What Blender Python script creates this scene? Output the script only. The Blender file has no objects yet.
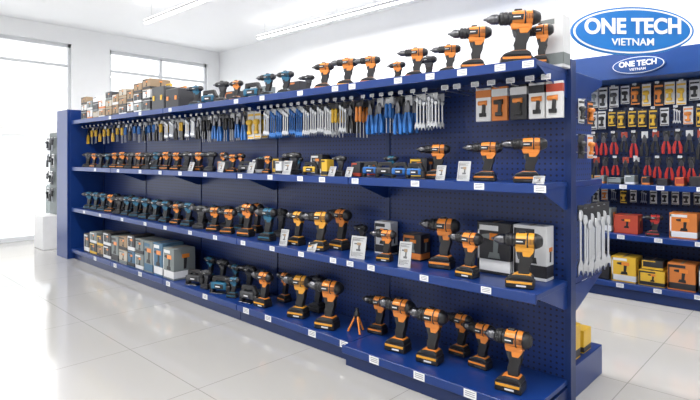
import bpy, bmesh, math, random
from mathutils import Matrix, Vector
random.seed(7)
SC=bpy.context.scene
COL=SC.collection
# ------------------------------------------------------------ materials
MATS={}
def mat(name,col,rough=0.45,metal=0.0,emit=0.0,var=0.12,alpha=None,coat=0.0):
    if name in MATS: return MATS[name]
    m=bpy.data.materials.new(name); m.use_nodes=True
    nt=m.node_tree; b=nt.nodes['Principled BSDF']
    c=(col[0],col[1],col[2],1)
    b.inputs['Roughness'].default_value=rough
    b.inputs['Metallic'].default_value=metal
    b.inputs['Coat Weight'].default_value=coat
    if emit>0:
        b.inputs['Base Color'].default_value=c
        b.inputs['Emission Color'].default_value=c
        b.inputs['Emission Strength'].default_value=emit
    else:
        tc=nt.nodes.new('ShaderNodeTexCoord'); n=nt.nodes.new('ShaderNodeTexNoise')
        n.inputs['Scale'].default_value=9; n.inputs['Detail'].default_value=2
        mx=nt.nodes.new('ShaderNodeMix'); mx.data_type='RGBA'
        mx.inputs[6].default_value=(c[0]*(1-var),c[1]*(1-var),c[2]*(1-var),1)
        mx.inputs[7].default_value=c
        nt.links.new(tc.outputs['Object'],n.inputs['Vector'])
        nt.links.new(n.outputs['Fac'],mx.inputs[0])
        nt.links.new(mx.outputs[2],b.inputs['Base Color'])
    MATS[name]=m; return m
def mathn(nt,op,a,bb=None):
    n=nt.nodes.new('ShaderNodeMath'); n.operation=op
    for i,v in enumerate((a,bb)):
        if v is None: continue
        if isinstance(v,(int,float)): n.inputs[i].default_value=v
        else: nt.links.new(v,n.inputs[i])
    return n.outputs[0]
def pegmat(name,col,hole,axis=0,step=0.036,rad=0.2):
    m=bpy.data.materials.new(name); m.use_nodes=True; nt=m.node_tree; b=nt.nodes['Principled BSDF']
    g=nt.nodes.new('ShaderNodeNewGeometry'); s=nt.nodes.new('ShaderNodeSeparateXYZ')
    nt.links.new(g.outputs['Position'],s.inputs[0])
    def cell(o):
        f=mathn(nt,'FRACT',mathn(nt,'DIVIDE',o,step)); f=mathn(nt,'SUBTRACT',f,0.5)
        return mathn(nt,'MULTIPLY',f,f)
    d=mathn(nt,'ADD',cell(s.outputs[axis]),cell(s.outputs[2]))
    h=mathn(nt,'LESS_THAN',d,rad*rad)
    mx=nt.nodes.new('ShaderNodeMix'); mx.data_type='RGBA'
    mx.inputs[6].default_value=(*col,1); mx.inputs[7].default_value=(*hole,1)
    nt.links.new(h,mx.inputs[0]); nt.links.new(mx.outputs[2],b.inputs['Base Color'])
    b.inputs['Roughness'].default_value=0.4
    return m
def stripemat(name,col,ink,step,axis=2,duty=0.45):
    m=bpy.data.materials.new(name); m.use_nodes=True; nt=m.node_tree; b=nt.nodes['Principled BSDF']
    g=nt.nodes.new('ShaderNodeTexCoord'); s=nt.nodes.new('ShaderNodeSeparateXYZ')
    nt.links.new(g.outputs['Generated'],s.inputs[0])
    f=mathn(nt,'FRACT',mathn(nt,'DIVIDE',s.outputs[axis],step))
    h=mathn(nt,'LESS_THAN',f,duty)
    a=mathn(nt,'ABSOLUTE',mathn(nt,'SUBTRACT',s.outputs[0],0.5))
    h=mathn(nt,'MULTIPLY',h,mathn(nt,'LESS_THAN',a,0.38))
    a=mathn(nt,'ABSOLUTE',mathn(nt,'SUBTRACT',s.outputs[2],0.5))
    h=mathn(nt,'MULTIPLY',h,mathn(nt,'LESS_THAN',a,0.36))
    mx=nt.nodes.new('ShaderNodeMix'); mx.data_type='RGBA'
    mx.inputs[6].default_value=(*col,1); mx.inputs[7].default_value=(*ink,1)
    nt.links.new(h,mx.inputs[0]); nt.links.new(mx.outputs[2],b.inputs['Base Color'])
    b.inputs['Roughness'].default_value=0.5
    return m
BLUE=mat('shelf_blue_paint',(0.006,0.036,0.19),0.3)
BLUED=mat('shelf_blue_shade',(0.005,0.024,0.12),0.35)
BLUEH=mat('header_blue',(0.008,0.055,0.24),0.35)
PEG=pegmat('pegboard_blue',(0.006,0.028,0.15),(0.001,0.002,0.015))
PEGY=pegmat('pegboard_side',(0.010,0.045,0.21),(0.001,0.003,0.02),axis=1)
PEGW=pegmat('pegboard_wall',(0.012,0.03,0.11),(0.003,0.005,0.025),step=0.05)
ORG=mat('orange_plastic',(0.82,0.26,0.035),0.35,coat=0.3)
YEL=mat('yellow_plastic',(0.84,0.38,0.035),0.35,coat=0.3)
TEAL=mat('teal_plastic',(0.015,0.13,0.23),0.4)
BLK=mat('black_rubber',(0.016,0.016,0.018),0.42)
DGR=mat('dark_grey_plastic',(0.05,0.052,0.058),0.45)
MET=mat('chrome_steel',(0.66,0.67,0.69),0.28,1.0)
DMET=mat('dark_steel',(0.16,0.16,0.17),0.3,1.0)
WHT=mat('white_plastic',(0.8,0.8,0.8),0.5)
WALL=mat('wall_paint',(0.91,0.92,0.93),0.7,var=0.03)
CEIL=mat('ceiling_paint',(0.94,0.95,0.96),0.8,var=0.02)
RED=mat('red_plastic',(0.5,0.025,0.02),0.4)
TOOLB=mat('tool_blue',(0.02,0.15,0.48),0.4)
TOOLY=mat('tool_yellow',(0.78,0.48,0.04),0.4)
CARD_W=mat('white_card',(0.76,0.77,0.78),0.55,var=0.2)
CARD_K=mat('black_card',(0.025,0.025,0.03),0.45)
CARD_R=mat('red_card',(0.45,0.06,0.03),0.5)
CARD_O=mat('orange_card',(0.65,0.2,0.04),0.5)
KRAFT=mat('kraft_board',(0.34,0.24,0.15),0.7)
GREYB=mat('grey_board',(0.21,0.24,0.24),0.6)
BEIGE=mat('beige_board',(0.5,0.46,0.39),0.65)
CYB=mat('blue_board',(0.07,0.16,0.26),0.55)
TAG=stripemat('tag_print',(0.78,0.79,0.80),(0.25,0.25,0.28),0.24)
LEAF=mat('leaflet_paper',(0.52,0.53,0.54),0.55)
INK=mat('grey_ink',(0.12,0.12,0.13),0.6)
FRAME=mat('window_frame_pale',(0.70,0.72,0.74),0.4)
# ------------------------------------------------------------ mesh building
class MB:
    def __init__(s): s.bm=bmesh.new()
    def _mi(s,faces,mi):
        for f in faces: f.material_index=mi
    def box(s,lo,hi,mi=0,bev=0.0,seg=1):
        lo=Vector(lo);hi=Vector(hi);c=(lo+hi)/2;d=hi-lo
        r=bmesh.ops.create_cube(s.bm,size=1.0,matrix=Matrix.Translation(c)@Matrix.Diagonal((d.x,d.y,d.z,1)))
        vs=r['verts']; fs=set(f for v in vs for f in v.link_faces); s._mi(fs,mi)
        if bev>0:
            es=list(set(e for v in vs for e in v.link_edges))
            rb=bmesh.ops.bevel(s.bm,geom=es,offset=bev,segments=seg,affect='EDGES',profile=0.5)
            s._mi(rb['faces'],mi)
        return s
    def lathe(s,prof,cen,axis='x',mi=0,seg=16,smooth=True):
        rings=[]
        for t,r in prof:
            ring=[]
            for i in range(seg):
                a=2*math.pi*i/seg; p,q=r*math.cos(a),r*math.sin(a)
                if axis=='x': v=(cen[0]+t,cen[1]+p,cen[2]+q)
                elif axis=='y': v=(cen[0]+p,cen[1]+t,cen[2]+q)
                else: v=(cen[0]+p,cen[1]+q,cen[2]+t)
                ring.append(s.bm.verts.new(v))
            rings.append(ring)
        for a,b in zip(rings,rings[1:]):
            for i in range(seg):
                f=s.bm.faces.new((a[i],a[(i+1)%seg],b[(i+1)%seg],b[i])); f.material_index=mi; f.smooth=smooth
        for rg in (rings[0],rings[-1]):
            f=s.bm.faces.new(rg); f.material_index=mi
        return s
    def prism(s,pts,y0,y1,mi=0,bev=0.0,plane='xz'):
        def P(p,y):
            return (p[0],y,p[1]) if plane=='xz' else ((y,p[0],p[1]) if plane=='yz' else (p[0],p[1],y))
        a=[s.bm.verts.new(P(p,y0)) for p in pts]; b=[s.bm.verts.new(P(p,y1)) for p in pts]
        n=len(pts); fs=[s.bm.faces.new(a),s.bm.faces.new(b[::-1])]
        for i in range(n): fs.append(s.bm.faces.new((a[i],b[i],b[(i+1)%n],a[(i+1)%n])))
        s._mi(fs,mi)
        if bev>0:
            es=list(set(e for v in a+b for e in v.link_edges))
            rb=bmesh.ops.bevel(s.bm,geom=es,offset=bev,segments=2,affect='EDGES',profile=0.5)
            s._mi(rb['faces'],mi)
        return s
    def rod(s,p0,p1,r,mi=0,seg=8,r1=None):
        p0=Vector(p0);p1=Vector(p1);d=p1-p0
        q=d.to_track_quat('Z','Y').to_matrix().to_4x4()
        rr=bmesh.ops.create_cone(s.bm,cap_ends=True,segments=seg,radius1=r,radius2=r if r1 is None else r1,depth=d.length,matrix=Matrix.Translation((p0+p1)/2)@q)
        s._mi(set(f for v in rr['verts'] for f in v.link_faces),mi); return s
    def mesh(s,name,mats):
        bmesh.ops.recalc_face_normals(s.bm,faces=s.bm.faces[:])
        me=bpy.data.meshes.new(name); s.bm.to_mesh(me); s.bm.free()
        for m in mats: me.materials.append(m)
        return me
def setup(o,label=None,category=None,group=None,kind=None):
    if label:o['label']=label
    if category:o['category']=category
    if group:o['group']=group
    if kind:o['kind']=kind
    return o
def newobj(name,data,parent=None,loc=(0,0,0),rot=(0,0,0),scale=(1,1,1)):
    o=bpy.data.objects.new(name,data); COL.objects.link(o)
    o.location=loc; o.rotation_euler=rot; o.scale=scale
    if parent: o.parent=parent
    return o
def boxobj(name,lo,hi,m,parent=None,bev=0.0,origin=(0,0,0)):
    lo=Vector(lo);hi=Vector(hi);c=(lo+hi)/2
    me=MB().box(lo-c,hi-c,0,bev).mesh(name,[m])
    o=newobj(name,me,parent,c-Vector(origin)); return o
def drill_parts(body,kind='drill',foot=None):
    P=[]; Z=0.226
    b=MB()
    b.lathe([(0.086,0.027),(0.074,0.0345),(0.045,0.0375),(0.0,0.0375),(-0.03,0.035),(-0.040,0.033)],(0,0,Z),'x',0,20)
    b.lathe([(-0.034,0.0352),(-0.048,0.0315),(-0.054,0.028)],(0,0,Z),'x',1,20)
    b.lathe([(0.101,0.012),(0.098,0.022),(0.085,0.0305),(0.070,0.0366),(0.060,0.0378)],(0,0,Z),'x',1,20)
    b.lathe([(0.030,0.0386),(0.022,0.0386)],(0,0,Z),'x',1,20)
    b.prism([(-0.034,0.170),(0.048,0.170),(0.064,0.212),(-0.046,0.216)],-0.022,0.022,0,0.008)
    for i in range(4): b.box((0.034+i*0.007,-0.0388,0.214),(0.037+i*0.007,0.0388,0.238),1)
    b.prism([(-0.044,0.211),(0.016,0.211),(0.020,0.238),(-0.040,0.238)],-0.0386,0.0386,1,0.002)
    b.box((-0.030,-0.0392,0.2225),(0.004,0.0392,0.2275),2)
    b.box((-0.022,-0.012,0.258),(0.014,0.012,0.270),1,0.003)
    P.append(('motor_housing',b.mesh('motor_housing_'+kind,[body,BLK,WHT])))
    c=MB()
    if kind=='drill':
        c.lathe([(-0.050,0.030),(-0.054,0.0325),(-0.068,0.0325),(-0.070,0.029),(-0.073,0.0315),(-0.088,0.0300),(-0.091,0.026)],(0,0,Z),'x',0,20)
        for a in range(0,360,30):
            b_=math.radians(a); c.rod((-0.072,0.0310*math.cos(b_),Z+0.0310*math.sin(b_)),(-0.088,0.0296*math.cos(b_),Z+0.0296*math.sin(b_)),0.0022,0,5)
        c.lathe([(-0.090,0.0235),(-0.106,0.0265),(-0.110,0.0245),(-0.113,0.0265),(-0.128,0.0245),(-0.142,0.016),(-0.152,0.011)],(0,0,Z),'x',1,20)
        for a in (90,210,330):
            b_=math.radians(a); c.rod((-0.148,0.005*math.cos(b_),Z+0.005*math.sin(b_)),(-0.166,0.003*math.cos(b_),Z+0.003*math.sin(b_)),0.0032,1,6)
    else:
        c.lathe([(-0.050,0.030),(-0.070,0.029),(-0.086,0.024),(-0.098,0.018)],(0,0,Z),'x',0,20)
        c.lathe([(-0.098,0.012),(-0.110,0.013),(-0.112,0.010),(-0.126,0.010)],(0,0,Z),'x',1,12)
    P.append(('chuck',c.mesh('chuck_'+kind,[BLK,DMET])))
    g=MB(); g.prism([(-0.026,0.060),(0.032,0.060),(0.034,0.10),(0.040,0.135),(0.054,0.160),(0.058,0.186),(-0.010,0.186),(-0.014,0.160),(-0.019,0.13),(-0.017,0.10)],-0.0185,0.0185,0,0.008)
    g.prism([(0.002,0.150),(0.036,0.150),(0.055,0.172),(0.060,0.19),(-0.006,0.19)],-0.0205,0.0205,1,0.003)
    P.append(('grip',g.mesh('grip',[BLK,body])))
    t=MB(); t.prism([(-0.024,0.135),(-0.012,0.135),(-0.010,0.172),(-0.034,0.172),(-0.030,0.155)],-0.009,0.009,0,0.002)
    P.append(('trigger',t.mesh('trigger',[DGR])))
    k=MB(); k.box((-0.088,-0.041,0),(0.060,0.041,0.040),0,0.007,2)
    k.prism([(-0.084,0.040),(0.056,0.040),(0.050,0.056),(0.036,0.066),(-0.034,0.066),(-0.070,0.054)],-0.038,0.038,0,0.006)
    k.prism([(-0.068,0.053),(0.050,0.053),(0.036,0.068),(-0.034,0.068)],-0.030,0.030,1,0.003)
    k.box((-0.080,-0.0422,0.024),(0.050,0.0422,0.035),2)
    k.box((-0.0892,-0.030,0.024),(-0.085,0.030,0.035),2)
    k.box((-0.030,-0.0422,0.010),(0.020,0.0422,0.018),3)
    k.box((-0.0892,-0.016,0.008),(-0.085,0.016,0.018),3)
    P.append(('battery',k.mesh('battery',[BLK,body,foot or body,WHT if foot else DGR])))
    return P
def grinder_parts(body):
    P=[]
    b=MB(); b.lathe([(-0.06,0.030),(-0.02,0.036),(0.06,0.033),(0.10,0.024),(0.17,0.026),(0.185,0.018)],(0,0,0.045),'x',0,16)
    b.lathe([(-0.095,0.022),(-0.06,0.031)],(0,0,0.045),'x',1,16)
    b.box((0.0,-0.036,0.035),(0.05,0.036,0.06),1)
    P.append(('motor_body',b.mesh('grinder_body',[body,BLK])))
    d=MB(); d.lathe([(0,0.058),(0.006,0.058)],(-0.085,0,0.0),'z',0,20); d.lathe([(0.006,0.012),(0.04,0.014)],(-0.085,0,0.0),'z',0,12)
    P.append(('grinding_disc',d.mesh('grinding_disc',[DMET])))
    g=MB(); g.prism([(-0.145,0.0),(-0.085,0.066),(-0.03,0.0),(-0.085,-0.066)],0.008,0.022,0,0.003,plane='xy')
    P.append(('guard',g.mesh('guard',[BLK])))
    h=MB(); h.rod((-0.085,-0.03,0.05),(-0.085,-0.13,0.06),0.013,0,12)
    P.append(('side_handle',h.mesh('side_handle',[BLK])))
    return P
def jigsaw_parts(body):
    P=[('base_plate',MB().box((-0.09,-0.035,0),(0.06,0.035,0.006),0,0.002).mesh('jig_base',[DMET]))]
    b=MB(); b.box((-0.075,-0.034,0.035),(0.09,0.034,0.10),0,0.014,2); b.box((-0.092,-0.024,0.006),(-0.05,0.024,0.09),1,0.006); b.box((-0.03,-0.036,0.045),(0.06,0.036,0.085),1,0.002); b.box((-0.02,-0.0366,0.058),(0.03,0.0366,0.07),2)
    P.append(('motor_body',b.mesh('jig_body',[body,BLK,WHT])))
    b=MB(); b.prism([(-0.07,0.09),(-0.06,0.15),(0.08,0.155),(0.12,0.09),(0.10,0.06),(0.08,0.07),(0.085,0.10),(0.065,0.125),(-0.03,0.122),(-0.035,0.09)],-0.018,0.018,0,0.006)
    P.append(('handle',b.mesh('jig_handle',[BLK])))
    b=MB(); b.box((0.085,-0.03,0.012),(0.13,0.03,0.075),0,0.006)
    P.append(('battery',b.mesh('jig_battery',[BLK])))
    return P
T={}
T['o']=('cordless_drill',drill_parts(ORG),0.270,'orange and black cordless drill','drill')
T['q']=('cordless_drill',drill_parts(ORG,foot=YEL),0.270,'orange cordless drill with yellow-striped battery','drill')
T['y']=('cordless_drill',drill_parts(YEL,foot=YEL),0.270,'yellow and black cordless drill','drill')
T['b']=('cordless_drill',drill_parts(TEAL),0.270,'teal and black cordless drill','drill')
T['i']=('impact_driver',drill_parts(ORG,'impact'),0.270,'short-nosed orange impact driver','power tool')
T['j']=('impact_driver',drill_parts(TEAL,'impact'),0.270,'short-nosed teal impact driver','power tool')
T['k']=('cordless_drill',drill_parts(DGR),0.270,'dark grey and black cordless drill','drill')
T['kd']=('impact_driver',drill_parts(DGR,'impact'),0.270,'short-nosed dark grey impact driver','power tool')
T['g']=('angle_grinder',grinder_parts(TEAL),0.081,'teal and black angle grinder lying flat','power tool')
T['w']=('jigsaw',jigsaw_parts(TOOLB),0.155,'blue and black jigsaw','power tool')
T['wt']=('jigsaw',jigsaw_parts(TEAL),0.155,'teal and black jigsaw','power tool')
T['wk']=('jigsaw',jigsaw_parts(DGR),0.155,'dark grey jigsaw','power tool')
T['wy']=('jigsaw',jigsaw_parts(TOOLY),0.155,'yellow and black jigsaw','power tool')
T['r']=('impact_driver',drill_parts(RED,'impact'),0.270,'red and black impact driver','power tool')
def merged(parts,name):
    bm=bmesh.new(); mats=[]
    for pn,me in parts:
        off=len(mats); n0=len(bm.faces); bm.from_mesh(me); bm.faces.ensure_lookup_table()
        for f in bm.faces[n0:]: f.material_index+=off
        mats+=list(me.materials)
    out=bpy.data.meshes.new(name); bm.to_mesh(out); bm.free()
    for m in mats: out.materials.append(m)
    return out
TM={k:merged(v[1],v[0]+'_small') for k,v in T.items()}
def inst(kind,loc,rotz=0,s=1.0,where='',group=None,parts=True,sx=1.0):
    name,P,h,lab,cat=T[kind]
    if parts:
        r=newobj(name,None,None,loc,(0,0,rotz),(s*sx,s,s)); r.empty_display_size=0.05
        for pn,me in P: newobj(pn,me,r)
    else:
        r=newobj(name,TM[kind],None,loc,(0,0,rotz),(s*sx,s,s))
    setup(r,lab+' '+where,cat,group); return r
# ------------------------------------------------------------ view geometry
F=Vector((-0.6845,0.729,0)); R=Vector((0.729,0.6845,0)); H=1.5
def ux(u,y):
    t=(u-350)/515.0; return y*(0.729*t-0.6845)/(0.729+0.6845*t)
def dep(x,y): return -0.6845*x+0.729*y
cam=bpy.data.cameras.new('camera'); co=newobj('camera',cam,None,(0,0,H),(math.radians(90),0,math.atan2(0.6845,0.729)))
cam.lens=515/700*36; cam.sensor_width=36; cam.shift_y=-43/700; cam.clip_end=200
SC.camera=co
# ------------------------------------------------------------ room
XL,XR,YB,YF,ZC=-10.5,3.5,6.7,-4.0,3.95
fm=bpy.data.materials.new('floor_tile'); fm.use_nodes=True; nt=fm.node_tree; b=nt.nodes['Principled BSDF']
g=nt.nodes.new('ShaderNodeNewGeometry'); s=nt.nodes.new('ShaderNodeSeparateXYZ'); nt.links.new(g.outputs['Position'],s.inputs[0])
def grout(o,step):
    f=mathn(nt,'FRACT',mathn(nt,'DIVIDE',o,step)); return mathn(nt,'LESS_THAN',f,0.006)
gm=mathn(nt,'MAXIMUM',grout(s.outputs[0],1.0),grout(mathn(nt,'ADD',s.outputs[1],0.25),1.0))
n=nt.nodes.new('ShaderNodeTexNoise'); n.inputs['Scale'].default_value=1.3; n.inputs['Detail'].default_value=6
mx=nt.nodes.new('ShaderNodeMix'); mx.data_type='RGBA'; mx.inputs[6].default_value=(0.43,0.42,0.405,1); mx.inputs[7].default_value=(0.49,0.48,0.46,1)
nt.links.new(n.outputs['Fac'],mx.inputs[0])
m2=nt.nodes.new('ShaderNodeMix'); m2.data_type='RGBA'; nt.links.new(mx.outputs[2],m2.inputs[6]); m2.inputs[7].default_value=(0.29,0.285,0.27,1)
nt.links.new(gm,m2.inputs[0]); nt.links.new(m2.outputs[2],b.inputs['Base Color']); b.inputs['Roughness'].default_value=0.09; b.inputs['IOR'].default_value=1.65
def struct(o): o['kind']='structure'; return o
struct(boxobj('floor',(XL-0.2,YF-0.2,-0.1),(XR+0.2,YB+0.2,0),fm))
struct(boxobj('ceiling',(XL-0.2,YF-0.2,ZC),(XR+0.2,YB+0.2,ZC+0.1),CEIL))
struct(boxobj('wall_back',(XL-0.2,YB,0),(XR+0.2,YB+0.2,ZC),WALL))
struct(boxobj('wall_right',(XR,YF,0),(XR+0.2,YB,ZC),WALL))
struct(boxobj('wall_front',(XL-0.2,YF-0.2,0),(XR+0.2,YF,ZC),WALL))
wl=MB()
for y0,y1 in ((YF,-2.6),(0.5,0.9),(3.50,4.20),(6.40,YB)): wl.box((XL-0.2,y0,0),(XL,y1,3.64))
wl.box((XL-0.2,YF,3.64),(XL,YB,ZC))
struct(newobj('wall_left',wl.mesh('wall_left',[WALL])))
gl=bpy.data.materials.new('window_glass'); gl.use_nodes=True; nt=gl.node_tree; nt.nodes.clear()
o_=nt.nodes.new('ShaderNodeOutputMaterial'); tr=nt.nodes.new('ShaderNodeBsdfTransparent'); gs=nt.nodes.new('ShaderNodeBsdfGlossy'); gs.inputs['Roughness'].default_value=0.02
mxs=nt.nodes.new('ShaderNodeMixShader'); mxs.inputs[0].default_value=0.05; nt.links.new(tr.outputs[0],mxs.inputs[1]); nt.links.new(gs.outputs[0],mxs.inputs[2]); nt.links.new(mxs.outputs[0],o_.inputs[0])
wi=0
for y0,y1,mull in ((-2.6,0.5,(-1.0,)),(0.9,3.50,(2.2,)),(4.20,6.40,(5.3,))):
    wi+=1
    r=struct(newobj('window_%d'%wi,None,None,(XL-0.1,(y0+y1)/2,0)))
    fr=MB(); yc=(y0+y1)/2
    fr.box((-0.04,y0-yc,0),(0.04,y0-yc+0.05,3.64)); fr.box((-0.04,y1-yc-0.05,0),(0.04,y1-yc,3.64))
    fr.box((-0.04,y0-yc,3.57),(0.04,y1-yc,3.64)); fr.box((-0.04,y0-yc,0),(0.04,y1-yc,0.08)); fr.box((-0.03,y0-yc,3.20),(0.03,y1-yc,3.25))
    for q in mull: fr.box((-0.04,q-yc-0.025,0),(0.04,q-yc+0.025,3.6))
    newobj('window_frame',fr.mesh('window_frame',[FRAME]),r)
    newobj('glass_pane',MB().box((-0.004,y0-yc+0.04,0.05),(0.004,y1-yc-0.04,3.6)).mesh('glass_pane',[gl]),r)
# outside
PAVE=mat('pale_pavement',(0.8,0.8,0.79),0.8)
o=boxobj('pavement',(-40,-25,-0.16),(XL-0.21,30,-0.1),PAVE); setup(o,'pale concrete pavement outside the shop windows','pavement')
BLD=mat('pale_facade',(0.80,0.80,0.79),0.7)
WND=mat('facade_window',(0.62,0.65,0.68),0.3)
r=newobj('building',None,None,(-30,8,-0.1)); setup(r,'pale office building across the street with rows of windows','building')
b=MB(); b.box((-3,-10,0),(3,12,7)); newobj('facade',b.mesh('facade',[BLD]),r)
b=MB()
for i in range(14):
    for j in range(2): b.box((3.0,-9.4+i*1.5,1.1+j*2.8),(3.04,-8.5+i*1.5,2.6+j*2.8))
o=newobj('facade_windows',b.mesh('facade_windows',[WND]),r)
newobj('awning',MB().prism([(3.0,3.3),(4.0,3.0),(4.0,2.94),(3.0,3.2)],-9.5,11.5,0).mesh('awning',[BEIGE]),r)
for i,yy in enumerate((1.4,2.9,4.6)):
    r=newobj('bollard',MB().lathe([(0,0.09),(0.8,0.09),(0.86,0.05)],(0,0,0),'z',0,14).mesh('bollard',[GREYB]),None,(-15.5,yy,-0.1)); setup(r,'short grey metal bollard on the pavement','bollard','bollards on the pavement')
# ------------------------------------------------------------ gondola
X0,X1=-8.17,-1.17; YFR,YBK=2.73,3.18
ZL=[0.15,0.75,1.35,2.03]; BAY=1.4
gon=newobj('shelving_unit',None,None,((X0+X1)/2,3.2,0)); setup(gon,'long blue metal store shelving with perforated back panel','shelving')
go=gon.location.copy()
def gp(name,lo,hi,m,bev=0.0): return boxobj(name,lo,hi,m,gon,bev,go)
def front(li,x): return YFR-0.07 if (li==0 and x>X1-BAY) else YFR
for i in range(5):
    a=X0+i*BAY; c=a+BAY
    gp('back_panel',(a+0.02,YBK,0.1),(c-0.02,YBK+0.02,2.06),PEG)
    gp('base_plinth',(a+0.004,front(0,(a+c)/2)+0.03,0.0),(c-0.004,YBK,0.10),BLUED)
    for li,z in enumerate(ZL):
        b=MB(); xc=(a+c)/2; yf=front(li,xc)
        hw=BAY/2-0.004; th=0.03; lip=0.05
        b.box((-hw,yf,-th),(hw,YBK-0.004,0),0,0.002)
        b.box((-hw,yf-0.014,-lip),(hw,yf,0.006),0,0.003)
        if li>0:
            for sx in (-hw+0.002,hw-0.006):
                b.prism([(YFR+0.03,-th),(YBK-0.004,-th),(YBK-0.004,-0.17),(YBK-0.04,-0.17)],sx,sx+0.004,0,plane='yz')
        newobj('shelf_board',b.mesh('shelf_board',[BLUE]),gon,Vector((xc,0,z))-go)
for i in range(6):
    a=X0+i*BAY
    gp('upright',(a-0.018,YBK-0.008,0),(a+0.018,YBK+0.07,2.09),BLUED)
gp('rear_panel',(X0,YBK+0.03,0.1),(X1-0.02,YBK+0.045,2.06),PEG)
for z in (0.2,0.75,1.35,2.03):
    gp('rear_shelf',(X1-2.8,YBK+0.09,z-0.04 if z>0.3 else 0.0),(X1,3.80,z),BLUE,0.003)
gp('side_panel',(X1-0.03,YBK+0.09,0.75),(X1-0.012,3.62,2.0),PEGY)
for z in (1.35,2.03,0.75):
    o=newobj('shelf_bracket',MB().prism([(YBK+0.08,-0.04),(3.78,-0.04),(YBK+0.12,-0.2),(YBK+0.08,-0.2)],-0.006,0.0,0,plane='yz').mesh('shelf_bracket',[BLUE]),gon,Vector((X1+0.007,0,z))-go)
ec=newobj('end_cap_unit',None,None,(X0-0.27,3.2,0)); setup(ec,'blue metal end panel unit closing the far end of the shelving','shelving')
boxobj('side_panel',(X0-0.48,YFR-0.06,0),(X0-0.03,YFR-0.02,2.2),BLUE,ec,0.003,ec.location)
boxobj('side_panel',(X0-0.07,YFR-0.02,0),(X0-0.03,3.7,2.2),BLUE,ec,0.003,ec.location)
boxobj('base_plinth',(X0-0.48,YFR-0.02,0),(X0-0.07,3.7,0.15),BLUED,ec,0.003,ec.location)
# ------------------------------------------------------------ products helpers
WH=('on the bottom shelf','on the lower middle shelf','on the upper middle shelf','on the top shelf')
def put(li,x,y,kind,rot,s,sx=1.0,parts=None):
    if x<-2.9: rot+=random.uniform(-7,7); s*=random.uniform(0.93,1.04)
    inst(kind,(x,y,ZL[li]+0.001),math.radians(rot),s,WH[li],'power tools '+WH[li],parts=(x>-5.2) if parts is None else parts,sx=sx)
def tool(li,u,hp,kind,y=2.90,rot=25,sx=1.0,x=None):
    if x is None: x=ux(u,y)
    d=dep(x,y); h=hp*d/515.0; put(li,x,y,kind,rot,h/T[kind][2],sx)
CM={}
def nm(m): return m.name.replace('_board','').replace('_card','').replace('_plastic','').replace('tool_','').replace('_paper','')
def carton(x,y,z,w,d,h,main,band,where,rot=0,label=None,sil=True,name='product_box',group='boxed products'):
    key=(round(w,2),round(d,2),round(h,2),main.name,band.name,sil)
    if key not in CM:
        b=MB(); b.box((-w/2,-d/2,0),(w/2,d/2,h),0,0.003)
        b.box((-w*0.05,-d/2+0.004,h),(w*0.05,d/2-0.004,h+0.0008),1)
        body=b.mesh('carton_body',[main,KRAFT if main!=KRAFT else BEIGE])
        l=MB(); e=0.0012
        l.box((-w/2+0.006,-d/2-e,h*0.06),(w/2+e,-d/2,h*0.28),0)
        l.box((w/2,-d/2-e,h*0.06),(w/2+e,d/2-0.006,h*0.28),0)
        l.box((-w/2+0.006,-d/2-e,h*0.06),(-w/2+0.006+w*0.05,-d/2,h*0.94),0)
        l.box((-w/2+0.006,-d/2-e,h*0.84),(w*0.15,-d/2,h*0.94),0)
        if sil and h>0.1:
            q=min(w*0.78/0.26,h*0.50/0.27); ox=w*0.05; oz=h*0.31
            def pp(L): return [(ox+a*q,oz+c*q) for a,c in L]
            l.prism(pp([(-0.08,0),(0.06,0),(0.05,0.06),(-0.06,0.06)]),-d/2-2*e,-d/2,1)
            l.prism(pp([(-0.02,0.06),(0.03,0.06),(0.045,0.19),(-0.015,0.19)]),-d/2-2*e,-d/2,1)
            l.prism(pp([(-0.06,0.19),(0.09,0.19),(0.09,0.26),(-0.06,0.26)]),-d/2-2*e,-d/2,2)
            l.prism(pp([(-0.15,0.21),(-0.06,0.195),(-0.06,0.255),(-0.15,0.24)]),-d/2-2*e,-d/2,1)
            q*=min(1.0,(d*0.8)/(0.26*q)) ; oz=h*0.34
            l.prism([(-0.05*q,oz+0.19*q),(0.09*q,oz+0.19*q),(0.09*q,oz+0.26*q),(-0.05*q,oz+0.26*q)],w/2,w/2+2*e,2,plane='yz')
            l.prism([(-0.02*q,oz),(0.03*q,oz),(0.045*q,oz+0.19*q),(-0.015*q,oz+0.19*q)],w/2,w/2+2*e,1,plane='yz')
        CM[key]=(body,l.mesh('printed_panel',[band,BLK if main!=CARD_K else GREYB,ORG]))
    r=newobj(name,None,None,(x,y,z),(0,0,rot))
    setup(r,label or ('%s carton with %s print %s'%(nm(main),nm(band),where)),'box',group)
    newobj('carton_body',CM[key][0],r); newobj('printed_panel',CM[key][1],r)
    return r
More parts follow.
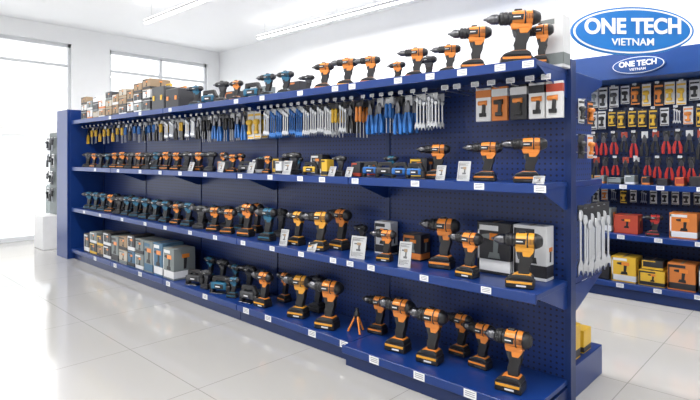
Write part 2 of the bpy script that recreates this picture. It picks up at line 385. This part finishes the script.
def leaflet(li,u,hp,y=2.80,wr=0.75,rot=10,back=LEAF):
    x=ux(u,y); h=hp*dep(x,y)/515; w=h*wr
    r=newobj('price_card',None,None,(x,y,ZL[li]+0.001),(0,0,math.radians(rot)))
    setup(r,'small printed product card standing '+WH[li],'card','standing price cards')
    def L(z): return 0.032*z/h
    newobj('sheet',MB().prism([(-0.003,0.0),(0.003,0.0),(0.035,h),(0.031,h)],-w/2,w/2,0,plane='yz').mesh('sheet',[back]),r)
    p=MB()
    def patch(x0,x1,z0,z1,mi):
        p.prism([(-0.0042+L(z0),z0),(-0.0025+L(z0),z0),(-0.0025+L(z1),z1),(-0.0042+L(z1),z1)],x0*w,x1*w,mi,plane='yz')
    patch(-0.40,-0.38,h*.1,h*.92,0)
    patch(-0.38,0.38,h*0.90,h*0.92,0)
    for k,(a,c) in enumerate(((0.84,0.1),(0.80,0.3),(0.26,0.36),(0.21,0.2),(0.16,0.3),(0.11,0.0))): patch(-0.38,c,h*a,h*(a+0.014),0)
    patch(-0.08,0.18,h*0.60,h*0.72,1); patch(-0.26,-0.08,h*0.63,h*0.69,0); patch(0.02,0.13,h*0.42,h*0.60,0); patch(-0.10,0.18,h*0.35,h*0.43,0)
    newobj('print',p.mesh('print',[INK,KRAFT]),r)
    newobj('stand',MB().prism([(0.02,0),(0.075,0),(0.03,h*0.8)],-w*0.08,w*0.08,0,plane='yz').mesh('stand',[DGR]),r)
tagm=MB().box((-0.036,-0.002,-0.021),(0.036,0,0.021)).mesh('price_tag',[TAG])
def tag(x,y,z,s=1.0,where='on the shelf edge',g='price tags on shelf edges'):
    o=newobj('price_tag',tagm,None,(x,y,z),(0,0,0),(s,1,s)); setup(o,'small white printed price tag '+where,'price tag',g)
for li,us in ((0,(470,419,374,344,312,268,246,205,168,140,115,95)),(1,(486,424,371,350,333,301,272,243,215,190,165,145,122,100,84)),
              (2,(540,479,415,355,322,300,270,240,205,180,160,140,118,95)),(3,(528,500,462,430,398,352,335,300,262,236,200,170,140,110))):
    for u in us:
        x=ux(u,YFR-0.015); yf=front(li,x)
        if yf!=YFR: x=max(ux(u,yf-0.015),X1-BAY+0.06)
        tag(x,yf-0.014,ZL[li]-0.022,1.15 if li==0 else 0.9)
# ------------------------------------------------------------ tools on shelves
for u,hp,k,y,rot,sx in ((519,56,'o',2.84,32,1.0),(541,43,'o',2.97,15,.75),(475,46,'o',2.86,30,.95),(449,31,'o',2.88,25,1),
    (416,32,'o',2.88,28,1),(428,27,'k',3.06,8,.9),(370,29,'o',2.86,20,1),(347,30,'q',2.86,30,1),(324,30,'i',2.86,25,1),(308,20,'k',2.90,20,1),(397,24,'i',3.02,10,1)):
    tool(3,u,hp,k,y,rot,sx)
carton(ux(554,3.11),3.115,ZL[3]+.001,0.15,0.11,0.31,CARD_W,GREYB,WH[3],sil=False)
x=-3.45;i=0
ks=['j','b','wt','i','kd','wt','b','k','j','b','wt']
while x>-5.05:
    k=ks[i%len(ks)]; put(3,x,2.86,k,20,1.05 if k=='wt' else 0.82)
    if i%2==0: carton(x-0.12,3.10,ZL[3]+.001,0.2,0.12,0.15,(CARD_K,GREYB)[i%4//2],CARD_O,WH[3],sil=False)
    x-=0.245; i+=1
def case(x,y,z,w,d,h,body,where,latch=DGR):
    r=newobj('tool_case',None,None,(x,y,z)); setup(r,'%s hard plastic tool case with carry handle %s'%(body.name.split('_')[0],where),'tool case','tool cases')
    b=MB(); b.box((-w/2,-d/2,0),(w/2,d/2,h*0.86),0,0.012,2); b.box((-w/2-0.003,-d/2-0.003,h*0.42),(w/2+0.003,d/2+0.003,h*0.45),0)
    newobj('shell',b.mesh('case_shell',[body]),r)
    b=MB(); b.box((-w*0.18,-0.012,h*0.85),(-w*0.14,0.012,h)); b.box((w*0.14,-0.012,h*0.85),(w*0.18,0.012,h)); b.box((-w*0.18,-0.014,h*0.95),(w*0.18,0.014,h),0,0.004)
    newobj('handle',b.mesh('case_handle',[latch]),r)
    for sx in (-0.3,0.3): newobj('latch',MB().box((w*sx-0.02,-d/2-0.008,h*0.36),(w*sx+0.02,-d/2,h*0.54),0,0.003).mesh('latch',[latch]),r)
case(-5.31,2.93,ZL[3]+.001,0.30,0.28,0.26,CARD_K,WH[3],ORG)
case(-5.64,2.93,ZL[3]+.001,0.30,0.28,0.32,DGR,WH[3],TOOLY)
xs=-5.93
cols=[(CARD_K,GREYB),(KRAFT,CARD_K),(GREYB,CARD_W),(KRAFT,CARD_W),(CARD_W,CARD_K),(BEIGE,KRAFT),(CARD_K,CARD_W),(CARD_W,CARD_O),(KRAFT,CARD_K)]
for i in range(10):
    hh=(0.13,0.12,0.15,0.11,0.14,0.11,0.12,0.10,0.13,0.11)[i]; ww=(0.20,0.22,0.17,0.22,0.18,0.2,0.22,0.18,0.2,0.2)[i]
    for k in range((3,3,2,3,2,3,2,3,2,3)[i]):
        m,bd=cols[(i*2+k*4)%9]
        carton(xs-ww/2+0.1,2.92,ZL[3]+0.001+k*(hh+0.002),ww,0.26,hh,m,bd,WH[3],sil=True)
    xs-=ww+0.02
# upper middle shelf
for u,hp,k,y,rot,sx in ((529,46,'o',2.90,24,1.0),(487,40,'o',2.90,18,1.0),(437,35,'o',3.0,22,1.0)):
    tool(2,u,hp,k,y,rot,sx)
for u,hp in ((440,15),(463,20)): leaflet(2,u,hp,2.78,0.65)
leaflet(2,538,8,2.77,1.4)
for u,rot,k in ((414,15,'w'),(399,10,'w'),(384,20,'wk'),(370,15,'w')): tool(2,u,16,k,2.87,rot,.9)
for i in range(8):
    xx=-2.20-i*0.27
    if i%2: put(2,xx,3.09,('j','kd','b')[i//2%3],0,0.60,parts=True)
    else: carton(xx,3.11,ZL[2]+.001,0.15,0.09,(0.14,0.11,0.17)[i//2%3],(CARD_K,GREYB,CARD_K)[i//2%3],(TOOLY,CARD_R,CARD_W)[i//2%3],WH[2])
x=ux(359,2.87);i=0
while x>ux(215,2.87):
    k=i%5
    if k==0: carton(x,2.87,ZL[2]+.001,0.09,0.08,0.11,(CARD_K,CARD_W,GREYB)[i//5%3],(CARD_R,CARD_K,CARD_O)[i//5%3],WH[2],sil=False); x-=0.17
    elif k==1: put(2,x-0.02,2.86,('kd','i','j')[i//5%3],20,0.60,.9); x-=0.17
    elif k==2: carton(x,2.87,ZL[2]+.001,0.07,0.08,0.13,(TOOLY,CARD_K,CARD_O)[i//5%3],(CARD_K,CARD_W,CARD_K)[i//5%3],WH[2],sil=False); x-=0.18
    elif k==3: put(2,x-0.02,2.86,('wy','wk','w')[i//5%3],20,0.75); x-=0.20
    else: put(2,x-0.02,2.86,('k','o','b')[i//5%3],20,0.70); x-=0.19
    if x<-4.35 and i%2: put(2,x-0.02,3.09,('k','i','kd')[i//2%3],3,0.74,parts=True)
    i+=1
x-=0.05
while x>-7.95:
    put(2,x,2.86,('o','kd','i','o','j','k')[i%6],24,0.78)
    put(2,x-0.12,3.09,('k','o','wk','i')[i%4],3,0.76 if i%4!=2 else 1.0,parts=False)
    x-=0.235; i+=1
for u,hp in ((286,14),(331,10),(348,10),(250,11),(220,10),(190,9)): leaflet(2,u,hp,2.765)
# lower middle shelf
for u,hp,k,y,rot,sx in ((523,56,'y',2.84,18,.9),(469,46,'q',2.85,0,.85),(444,51,'o',2.97,12,.85),(386,32,'q',2.88,15,.9),
   (341,40,'q',3.00,0,.85),(320,42,'y',2.85,15,.85),(298,36,'y',2.90,5,.85),(268,34,'b',2.86,15,.9),(281,30,'k',3.08,5,.8),(247,34,'i',2.88,20,.9),(362,26,'k',3.09,0,.7),(257,30,'q',3.09,0,.8)):
    tool(1,u,hp,k,y,rot,sx)
carton(-1.355,3.10,ZL[1]+.001,0.21,0.11,0.33,CARD_W,CARD_K,WH[1])
carton(-1.585,3.09,ZL[1]+.001,0.23,0.13,0.33,CARD_K,CARD_W,WH[1])
carton(ux(414,3.06),3.09,ZL[1]+.001,0.16,0.12,0.19,CARD_K,CARD_O,WH[1])
carton(ux(382,3.06),3.11,ZL[1]+.001,0.16,0.09,0.25,CARD_W,CARD_K,WH[1])
leaflet(1,404,25,2.80,0.55); leaflet(1,357,22,2.80,0.8); leaflet(1,283,16,2.78,0.6); leaflet(1,311,8,2.77,1.3)
x=ux(232,2.9);i=0
while x>-7.95:
    k=('i','o','k','b','j','kd')[i%6] if x>-5.2 else ('b','j','b','k','i','b','j')[i%7]
    put(1,x,2.86,k,20,0.90+0.07*(i%2))
    put(1,x-0.12,3.09,('b','k','j','wk','o')[i%5],3,0.86,parts=False)
    x-=0.255;i+=1
# bottom shelf
for u,hp,k,y,rot,sx in ((513,62,'q',2.82,8,.8),(482,45,'o',2.99,0,.85),(461,42,'o',3.08,0,.8),(432,55,'q',2.84,8,.8),(400,53,'q',2.86,8,.8),
    (379,38,'o',3.03,10,.85),(329,47,'q',2.85,12,.85),(300,42,'y',2.88,12,.85),(318,36,'k',3.09,0,.8),(264,36,'q',2.86,10,.85),(285,32,'o',3.09,0,.75)):
    tool(0,u,hp,k,y,rot,sx)
tx=ux(357,2.92)
r=newobj('mini_tripod',None,None,(tx,2.92,ZL[0]+0.001)); setup(r,'small orange and black three-legged tripod standing on the bottom shelf','tripod')
for a in (90,210,330):
    c,s_=math.cos(math.radians(a)),math.sin(math.radians(a))
    newobj('leg',MB().rod((0.07*c,0.07*s_,0.008),(0.012*c,0.012*s_,0.13),0.008,0,10).mesh('tripod_leg',[ORG]),r)
newobj('head',MB().lathe([(0.115,0.02),(0.15,0.024),(0.16,0.014),(0.19,0.014)],(0,0,0),'z',0,14).mesh('tripod_head',[BLK]),r)
x=ux(250,2.86);i=0
while x>-5.10:
    k=('wk','j','wt','kd','wk','b','wt')[i%7]
    put(0,x,2.84,k,15,{'wt':1.15,'wk':1.1}.get(k,0.76))
    put(0,x-0.08,3.08,('j','k','b','kd')[i%4],0,0.94,parts=(x>-4.5))
    x-=0.240;i+=1
xs=-5.36
bc=[(GREYB,CARD_W,0.34,0.24),(CYB,CARD_W,0.37,0.22),(GREYB,CYB,0.36,0.22),(GREYB,CARD_W,0.18,0.22),(CYB,CARD_K,0.19,0.2),(BEIGE,GREYB,0.17,0.24),(GREYB,CARD_K,0.32,0.22),(CARD_K,CARD_W,0.17,0.24),(KRAFT,CARD_K,0.14,0.2),(CARD_K,TOOLY,0.15,0.24),(CARD_K,CARD_W,0.26,0.2),(CARD_K,TOOLY,0.14,0.22)]
for i,(m,bd,hh,ww) in enumerate(bc):
    for k in range(1 if hh>0.24 else 2):
        m_,b_=(m,bd) if k==0 else (bc[(i+3)%12][0],bc[(i+3)%12][1])
        if xs-ww<-8.08: continue
        carton(xs-ww/2+0.13,2.9,ZL[0]+.001+k*(hh+0.002),ww,0.26,hh,m_,b_,WH[0],sil=True)
    xs-=ww+0.016
# ------------------------------------------------------------ hanging products
def wrench_mesh(m):
    b=MB(); b.box((-0.007,-0.003,0.04),(0.007,0.003,0.17),0,0.001)
    b.lathe([(-0.005,0.010),(-0.005,0.017),(0.005,0.017),(0.005,0.010)],(0,0,0.180),'y',0,14)
    b.prism([(-0.018,0.006),(-0.007,0.022),(0.007,0.022),(0.018,0.006),(0.021,0.034),(0.008,0.052),(-0.008,0.052),(-0.021,0.034)],-0.005,0.005,0)
    return b.mesh('wrench_head',[m])
def hparts(kind,c1,c2):
    P=[]
    if kind=='wrench':
        for i in range(3):
            me=wrench_mesh(c1); me.transform(Matrix.Translation(((i-1)*0.028,-0.004,-0.21))@Matrix.Diagonal((0.8,1,1.05-0.08*i,1))); P.append(('wrench_blade',me))
        P.append(('hanger_card',MB().box((-0.04,0.001,-0.035),(0.04,0.003,0.01)).mesh('hanger_card',[c2])))
    elif kind=='screwdriver':
        for i in (-1,1):
            b=MB(); b.lathe([(-0.03,0.007),(-0.04,0.014),(-0.07,0.012),(-0.11,0.015),(-0.125,0.009)],(i*0.018,-0.012,0),'z',0,10); P.append(('grip',b.mesh('driver_grip',[c1])))
            b=MB(); b.rod((i*0.018,-0.012,-0.12),(i*0.018,-0.012,-0.22),0.0035,0,6); P.append(('shaft',b.mesh('driver_shaft',[MET])))
        P.append(('hanger_card',MB().box((-0.036,0.001,-0.06),(0.036,0.003,0.01)).mesh('hanger_card',[c2])))
    elif kind=='pliers':
        for i in (-1,1):
            b=MB(); b.prism([(i*0.004,-0.09),(i*0.020,-0.09),(i*0.040,-0.15),(i*0.036,-0.21),(i*0.014,-0.21),(i*0.016,-0.15)],-0.022,-0.002,0,0.004); P.append(('grip',b.mesh('pliers_grip',[c1])))
        b=MB(); b.prism([(-0.006,-0.02),(0.006,-0.02),(0.022,-0.06),(0.018,-0.09),(-0.018,-0.09),(-0.022,-0.06)],-0.016,-0.004,0,0.002); P.append(('jaws',b.mesh('jaws',[DMET])))
        P.append(('hanger_card',MB().box((-0.03,0.001,-0.05),(0.03,0.003,0.01)).mesh('hanger_card',[c2])))
    elif kind=='pack':
        P.append(('backing_card',MB().box((-0.05,0.0,-0.21),(0.05,0.003,0.01)).mesh('backing_card',[c2])))
        b=MB(); b.lathe([(-0.040,0.012),(-0.030,0.022),(0.0,0.025),(0.026,0.022),(0.034,0.012)],(0,-0.014,-0.08),'x',0,12); b.prism([(-0.008,-0.085),(0.018,-0.085),(0.014,-0.15),(-0.010,-0.15)],-0.024,0,0,0.004); b.box((-0.030,-0.026,-0.175),(0.026,0.0,-0.145),0,0.006)
        P.append(('blister_tool',b.mesh('blister',[c1])))
        P.append(('printed_panel',MB().box((-0.045,-0.0012,-0.03),(0.045,0.0002,-0.012),0).box((-0.045,-0.0012,-0.205),(-0.040,0.0002,-0.02),0).box((-0.045,-0.0012,-0.205),(0.045,0.0002,-0.192),0).mesh('pack_print',[c1])))
    elif kind=='bigpack':
        P.append(('box_body',MB().box((-0.058,0.0,-0.20),(0.058,0.03,0.01),0,0.002).mesh('pack_body',[c2])))
        b=MB(); b.lathe([(-0.036,0.014),(0.030,0.016)],(0,-0.003,-0.085),'x',0,10); b.prism([(-0.006,-0.15),(0.016,-0.15),(0.02,-0.085),(-0.001,-0.085)],-0.014,0.001,1); b.box((-0.026,-0.016,-0.172),(0.024,0.001,-0.148),1,0.003)
        P.append(('moulded_tool',b.mesh('moulded_tool',[ORG if c2!=CARD_O else BLK,BLK])))
        P.append(('printed_panel',MB().box((-0.0585,-0.0012,-0.05),(0.0585,0.031,-0.004)).mesh('printed_panel',[c1])))
    return P
HN={'wrench':('wrench_set','wrench set'),'screwdriver':('screwdriver_set','screwdriver pair'),'pliers':('pliers','pliers'),'pack':('blister_pack','blister pack'),'bigpack':('tool_pack','boxed tool pack')}
HC={}
def hang(kind,c1,c2,x,y,z,where,group,parts=True,rot=0.0,s=1.0,sz=1.0):
    k=(kind,c1.name,c2.name)
    if k not in HC:
        P=hparts(kind,c1,c2); HC[k]=(P,merged(P,HN[kind][0]+'_small'))
    nm_,w=HN[kind]
    lab='%s %s on %s card hung %s'%(nm(c1).split('_')[0],w,nm(c2).split('_')[0],where)
    if parts:
        r=newobj(nm_,None,None,(x,y,z),(0,0,rot),(s,s,s*sz))
        for pn,me in HC[k][0]: newobj(pn,me,r)
    else: r=newobj(nm_,HC[k][1],None,(x,y,z),(0,0,rot),(s,s,s*sz))
    setup(r,lab,w,group)
hookm=MB().rod((0,0,0),(0,-0.30,0),0.003,0,6).rod((0,-0.299,-0.001),(0,-0.312,0.02),0.003,0,6).mesh('peg_hook',[MET])
ZH=1.93
def hook(x): newobj('peg_hook',hookm,gon,Vector((x,YBK-0.001,ZH))-go)
seq=[]
def span(u0,u1,step,kinds):
    a=ux(u0,3.0); c=ux(u1,3.0); x=a; i=0
    while x>c:
        seq.append((x,)+kinds[i%len(kinds)]); x-=step; i+=1
span(436,416,0.10,[('wrench',MET,CARD_W)])
span(412,368,0.088,[('pliers',TOOLB,CARD_W),('pliers',TOOLB,CARD_K),('screwdriver',TOOLB,CARD_W)])
span(363,336,0.088,[('screwdriver',ORG,CARD_K),('pliers',BLK,CARD_K),('wrench',MET,CARD_K),('screwdriver',TOOLY,CARD_K)])
span(332,308,0.09,[('wrench',MET,CARD_K)])
span(303,265,0.092,[('wrench',TOOLB,CARD_W),('wrench',TOOLB,CARD_W),('wrench',MET,CARD_W)])
span(261,252,0.11,[('pack',TOOLY,CARD_W)])
span(248,205,0.105,[('pliers',TOOLB,CARD_K),('pliers',TOOLB,CARD_W),('screwdriver',BLK,CARD_W),('screwdriver',BLK,CARD_K)])
span(202,160,0.12,[('pliers',BLK,CARD_W),('wrench',MET,CARD_W),('wrench',MET,CARD_K),('screwdriver',TOOLY,CARD_W)])
span(158,128,0.135,[('screwdriver',TOOLB,CARD_W),('screwdriver',TOOLB,CARD_K),('pliers',BLK,CARD_W)])
span(126,84,0.15,[('screwdriver',TOOLY,CARD_K),('screwdriver',TOOLY,CARD_W),('pliers',TOOLY,CARD_K)])
for i,(x,k,a,c) in enumerate(seq):
    hook(x)
    for q,y in enumerate((2.96,3.04)):
        if q and x<-6.5: continue
        hang(k,a,c,x,y,ZH-0.002,'under the top shelf','hand tools hanging under the top shelf',parts=(x>-4.4),s=1.0,sz=(1.2 if x>-5.0 else 1.05)+0.04*((i*5)%4-1.5))
    tag(x,YBK-0.313,ZH+0.022,0.55,'on a peg hook end','price tags on peg hooks')
for u,c,bd in ((484,CARD_W,CARD_O),(500,CARD_O,CARD_W),(519,CARD_K,CARD_W),(538,CARD_W,CARD_K),(554,CARD_W,CARD_R)):
    x=ux(u,2.98); hook(x)
    hang('bigpack',bd,c,x,2.97,ZH-0.002,'under the top shelf','hand tools hanging under the top shelf',s=0.90,sz=1.12)
    tag(x,YBK-0.313,ZH+0.022,0.75,'on a peg hook end','price tags on peg hooks')
for u in (458,446): tag(ux(u,2.88),YBK-0.313,ZH+0.022,0.75,'on a peg hook end','price tags on peg hooks'); hook(ux(u,2.88))
shk=MB().rod((0,0,0),(0.06,0,0),0.003).mesh('peg_hook_short',[MET])
for i in range(4):
    y=3.35+i*0.12
    newobj('peg_hook',shk,gon,Vector((X1-0.013,y,1.18))-go)
    hang('wrench',MET,CARD_K,X1+0.035,y,1.178,'at the shelving end','wrench sets at the shelving end',rot=math.radians(60),s=1.25,sz=1.65)
for j in range(4):
    for i in range(2):
        newobj('peg_hook',shk,gon,Vector((X1-0.013,3.34+i*0.16,1.86-j*0.11))-go)
        if j in (0,2): hang('pack',(DGR,ORG)[i],(CARD_W,CARD_K)[(i+j//2)%2],X1+0.02,3.34+i*0.16,1.858-j*0.11,'at the shelving end','packs at the shelving end',rot=math.radians(80),s=0.7)
carton(X1-0.12,3.40,0.201,0.18,0.14,0.22,TOOLY,CARD_K,'on the rear bottom shelf',sil=False)
carton(X1-0.12,3.60,0.201,0.18,0.14,0.15,TOOLY,CARD_K,'on the rear bottom shelf',sil=False)
# ------------------------------------------------------------ wall display on the back
wd=newobj('wall_shelving',None,None,(-1.4,6.2,0)); setup(wd,'blue wall shelving with perforated panel and lettered header against the wall','shelving')
wo=wd.location.copy()
def wp(n,lo,hi,m,bev=0.0): return boxobj(n,lo,hi,m,wd,bev,wo)
wx0,wx1=-3.6,0.6
wp('back_panel',(wx0,6.44,0.1),(wx1,6.46,2.6),PEGW)
wp('base_plinth',(wx0,5.97,0),(wx1,6.44,0.1),BLUED)
for z,d in ((0.16,5.95),(0.67,5.98),(1.20,6.06)):
    wp('shelf_board',(wx0,d,z-0.035),(wx1,6.44,z),BLUE,0.003)
    wp('shelf_lip',(wx0,d-0.014,z-0.05),(wx1,d,z+0.006),BLUE,0.002)
wp('header_panel',(wx0,5.96,2.33),(wx1,6.46,2.60),BLUEH,0.004)
for x in (wx0,-2.2,-0.8,wx1): wp('upright',(x-0.02,6.40,0),(x+0.02,6.50,2.33),BLUED)
def text(name,s,size,parent,loc,m,off=0.0,ext=0.003,sx=1.0):
    c=bpy.data.curves.new(name,'FONT'); c.body=s; c.size=size; c.align_x='CENTER'; c.align_y='CENTER'; c.extrude=ext; c.offset=off
    t=bpy.data.objects.new('tmp',c); COL.objects.link(t)
    bpy.context.view_layer.update()
    me=bpy.data.meshes.new_from_object(t.evaluated_get(bpy.context.evaluated_depsgraph_get()))
    COL.objects.unlink(t); bpy.data.objects.remove(t)
    me.materials.clear(); me.materials.append(m)
    return newobj(name,me,parent,loc,(math.radians(90),0,0),(sx,1,1))
SIGNB=mat('sign_blue',(0.01,0.16,0.50),0.3,var=0.05)
SIGND=mat('sign_navy',(0.008,0.07,0.28),0.3,var=0.05)
SIGNW=mat('sign_white',(0.9,0.9,0.9),0.4,var=0.02)
def oval(name,a,c,y0,y1,m,parent,off=(0,0,0)):
    pts=[(a*math.cos(2*math.pi*i/64),c*math.sin(2*math.pi*i/64)) for i in range(64)]
    return newobj(name,MB().prism(pts,y0,y1,0).mesh(name,[m]),parent,off)
def ovalsign(parent,a,c,off,k=1.0,m=SIGNB):
    oval('rim',a,c,0,0.02,m,parent,off)
    oval('rim_stripe',a*0.965,c*0.93,-0.004,0.001,SIGNW,parent,off)
    oval('face',a*0.93,c*0.86,-0.008,0,m,parent,off)
    o=Vector(off)
    text('lettering','ONE TECH',a*0.345*k,parent,o+Vector((0,-0.011,c*0.16)),SIGNW,off=a*0.011*k,sx=0.93)
    text('lettering','VIETNAM',a*0.165*k,parent,o+Vector((0,-0.011,-c*0.48)),SIGNW,off=a*0.001)
ovalsign(wd,0.25,0.092,Vector((ux(638,5.95),5.94,2.455))-wo,0.9,SIGND)
sg=newobj('hanging_sign',None,None,Vector((0,0,2.625))+4.6*F+2.523*R,(0,0,math.radians(43.2)))
setup(sg,'large blue oval shop sign with white lettering hung from the ceiling','sign')
ovalsign(sg,0.55,0.215,(0,0,0),1.0)
for sx in (-0.3,0.3): newobj('suspension_cable',MB().rod((sx,0.01,0.17),(sx,0.01,ZC-2.625),0.002,0,6).mesh('suspension_cable',[WHT]),sg)
whook=MB().rod((0,0,0),(0,-0.16,0),0.003,0,6).mesh('wall_hook',[MET])
RW=[('pack',DGR,CARD_W),('pack',BLK,CARD_W),('pack',ORG,CARD_K),('pack',GREYB,CARD_W),('pack',TOOLY,CARD_W),('pack',BLK,CARD_O)]
RT=[('pliers',RED,CARD_K),('pliers',BLK,CARD_R),('pliers',RED,CARD_K),('pliers',RED,CARD_K),('pliers',BLK,CARD_W),('pliers',RED,CARD_W)]
RY=[('pack',TOOLY,CARD_K),('pack',BLK,CARD_W),('pack',TOOLY,CARD_K),('pack',DGR,CARD_W),('pack',ORG,CARD_W),('wrench',MET,CARD_K)]
for row,(z,kinds,s,sz,st) in enumerate(((2.29,RW,0.95,1.15,0.11),(2.02,RY,0.90,1.1,0.105),(1.77,RT,1.20,1.05,0.105),(1.49,RT,1.1,1.0,0.105),(1.13,RY,0.7,1.0,0.10))):
    x=-2.7+row*0.02;i=0
    while x<-0.2:
        newobj('peg_hook',whook,wd,Vector((x,6.44,z))-wo)
        k,a,c=kinds[random.randrange(len(kinds))]
        hang(k,a,c,x+random.uniform(-.008,.008),6.32,z-0.002,'on the wall panel','packs hanging on the wall panel',parts=(-2.4<x<-0.95),s=s*random.uniform(0.88,1.0),sz=sz*random.uniform(0.85,1.15))
        if i%2==0: tag(x,6.281,z+0.012,0.55,'on a peg hook end','price tags on wall hooks')
        x+=st;i+=1
x=-2.7;i=0
while x<0.0:
    w=random.choice((0.08,0.14,0.10)); hh=random.choice((0.09,0.07,0.12,0.1))
    carton(x,6.22,1.201,w,0.16,hh,random.choice((CARD_R,TOOLY,CARD_K,CARD_K,CARD_K,GREYB)),random.choice((CARD_W,CARD_K,CARD_O)),'on the wall shelf',sil=False); x+=0.155;i+=1
x=-2.7;i=0
while x<0.0:
    if i%3==2:
        inst('r',(x,6.12,0.671),math.radians(20),0.85,'on the wall shelf','power tools on the wall shelf')
    else: carton(x,6.2,0.671,0.24,0.2,(0.26,0.2,0.16)[i%3],(CARD_R,CARD_K,CARD_O,GREYB)[i%4],(CARD_W,CARD_R,CARD_K)[i%3],'on the wall shelf')
    x+=0.265;i+=1
x=-2.7;i=0
while x<0.0:
    carton(x,6.15,0.161,0.24,0.26,(0.27,0.27,0.16)[i%3],(TOOLY,TOOLY,CARD_O,CARD_K)[i%4],(CARD_K,CARD_W,CARD_K)[i%3],'on the wall bottom shelf')
    if i%3==2: carton(x,6.15,0.325,0.2,0.2,0.1,CARD_K,TOOLY,'on the wall bottom shelf',sil=False)
    x+=0.265;i+=1
for z,y in ((0.14,5.936),(0.65,5.966),(1.18,6.046)):
    for q in range(9): tag(-2.7+q*0.35,y,z,1.0,'on the wall shelf edge','price tags on wall shelf edges')
# ------------------------------------------------------------ rack by the window
rk=newobj('display_rack',None,None,(-9.45,2.85,0)); setup(rk,'slim display rack with dark tools beside the window','display rack')
newobj('base_cabinet',MB().box((-0.25,-0.2,0),(0.2,0.25,0.55),0,0.008).mesh('rack_cabinet',[WHT]),rk)
newobj('panel',MB().box((-0.2,0.02,0.55),(0.2,0.05,1.9),0,0.003).mesh('rack_panel',[GREYB]),rk)
for i in range(3):
    for j in range(4):
        newobj('peg_hook',MB().rod((0,0,0),(0,-0.07,0),0.003).mesh('rack_hook',[MET]),rk,(-0.12+i*0.12,0.02,1.82-j*0.28))
        hang(('pack','pliers','screwdriver')[(i+j)%3],(DGR,BLK)[(i*2+j)%2],CARD_K if (j+i)%3 else CARD_W,-9.57+i*0.12,2.82,1.819-j*0.28,'on the display rack','packs on the display rack',parts=False)
# ------------------------------------------------------------ lights
LAMP=mat('lamp_diffuser',(1,0.99,0.97),emit=5.0)
def strip(y,x0,x1,z=3.65,en=95):
    r=newobj('ceiling_light',None,None,((x0+x1)/2,y,z)); setup(r,'long white linear ceiling light hung on thin wires','ceiling light','linear ceiling lights')
    L=(x1-x0)/2
    newobj('housing',MB().box((-L,-0.035,0.012),(L,0.035,0.05)).mesh('housing',[WHT]),r)
    newobj('diffuser',MB().box((-L+0.01,-0.03,0.0),(L-0.01,0.03,0.012)).mesh('diffuser',[LAMP]),r)
    newobj('uplight_diffuser',MB().box((-L+0.01,-0.03,0.05),(L-0.01,0.03,0.06)).mesh('uplight_diffuser',[LAMP]),r)
    for sx in (-L*0.9,0,L*0.9): newobj('suspension_wire',MB().rod((sx,0,0.06),(sx,0,ZC-z),0.003,0,6).mesh('suspension_wire',[MET]),r)
    ld=bpy.data.lights.new('lamp','AREA'); ld.shape='RECTANGLE'; ld.size=2*L; ld.size_y=0.06; ld.energy=en; ld.color=(1,0.985,0.965)
    newobj('lamp',ld,r,(0,0,-0.005))
K=0.82
strip(5.7,-7.66,-3.6,en=110*K); strip(5.7,-3.3,1.0,en=105*K); strip(3.8,-8.1,-3.9,en=90*K); strip(3.8,-3.5,0.8,en=90*K)
strip(1.2,-8.1,-3.9,en=110*K); strip(1.2,-3.5,0.8,en=140*K); strip(-1.2,-8.1,-3.9,en=70*K); strip(-1.2,-3.5,0.8,en=95*K)
sn=bpy.data.lights.new('sun','SUN'); sn.energy=4.0; sn.angle=0.02; so=newobj('sun',sn,None,(0,0,20)); so.rotation_euler=Vector((0.55,0.25,0.75)).to_track_quat('Z','Y').to_euler()
w=bpy.data.worlds.new('world'); SC.world=w; w.use_nodes=True; nt=w.node_tree; bg=nt.nodes['Background']
sky=nt.nodes.new('ShaderNodeTexSky'); sky.sky_type='HOSEK_WILKIE'; sky.turbidity=6; sky.sun_direction=Vector((0.5,-0.5,0.7)).normalized()
mx=nt.nodes.new('ShaderNodeMix'); mx.data_type='RGBA'; mx.inputs[0].default_value=0.85; nt.links.new(sky.outputs[0],mx.inputs[6]); mx.inputs[7].default_value=(0.97,0.98,1,1)
nt.links.new(mx.outputs[2],bg.inputs['Color']); bg.inputs['Strength'].default_value=2.8
SC.view_settings.view_transform='Standard'
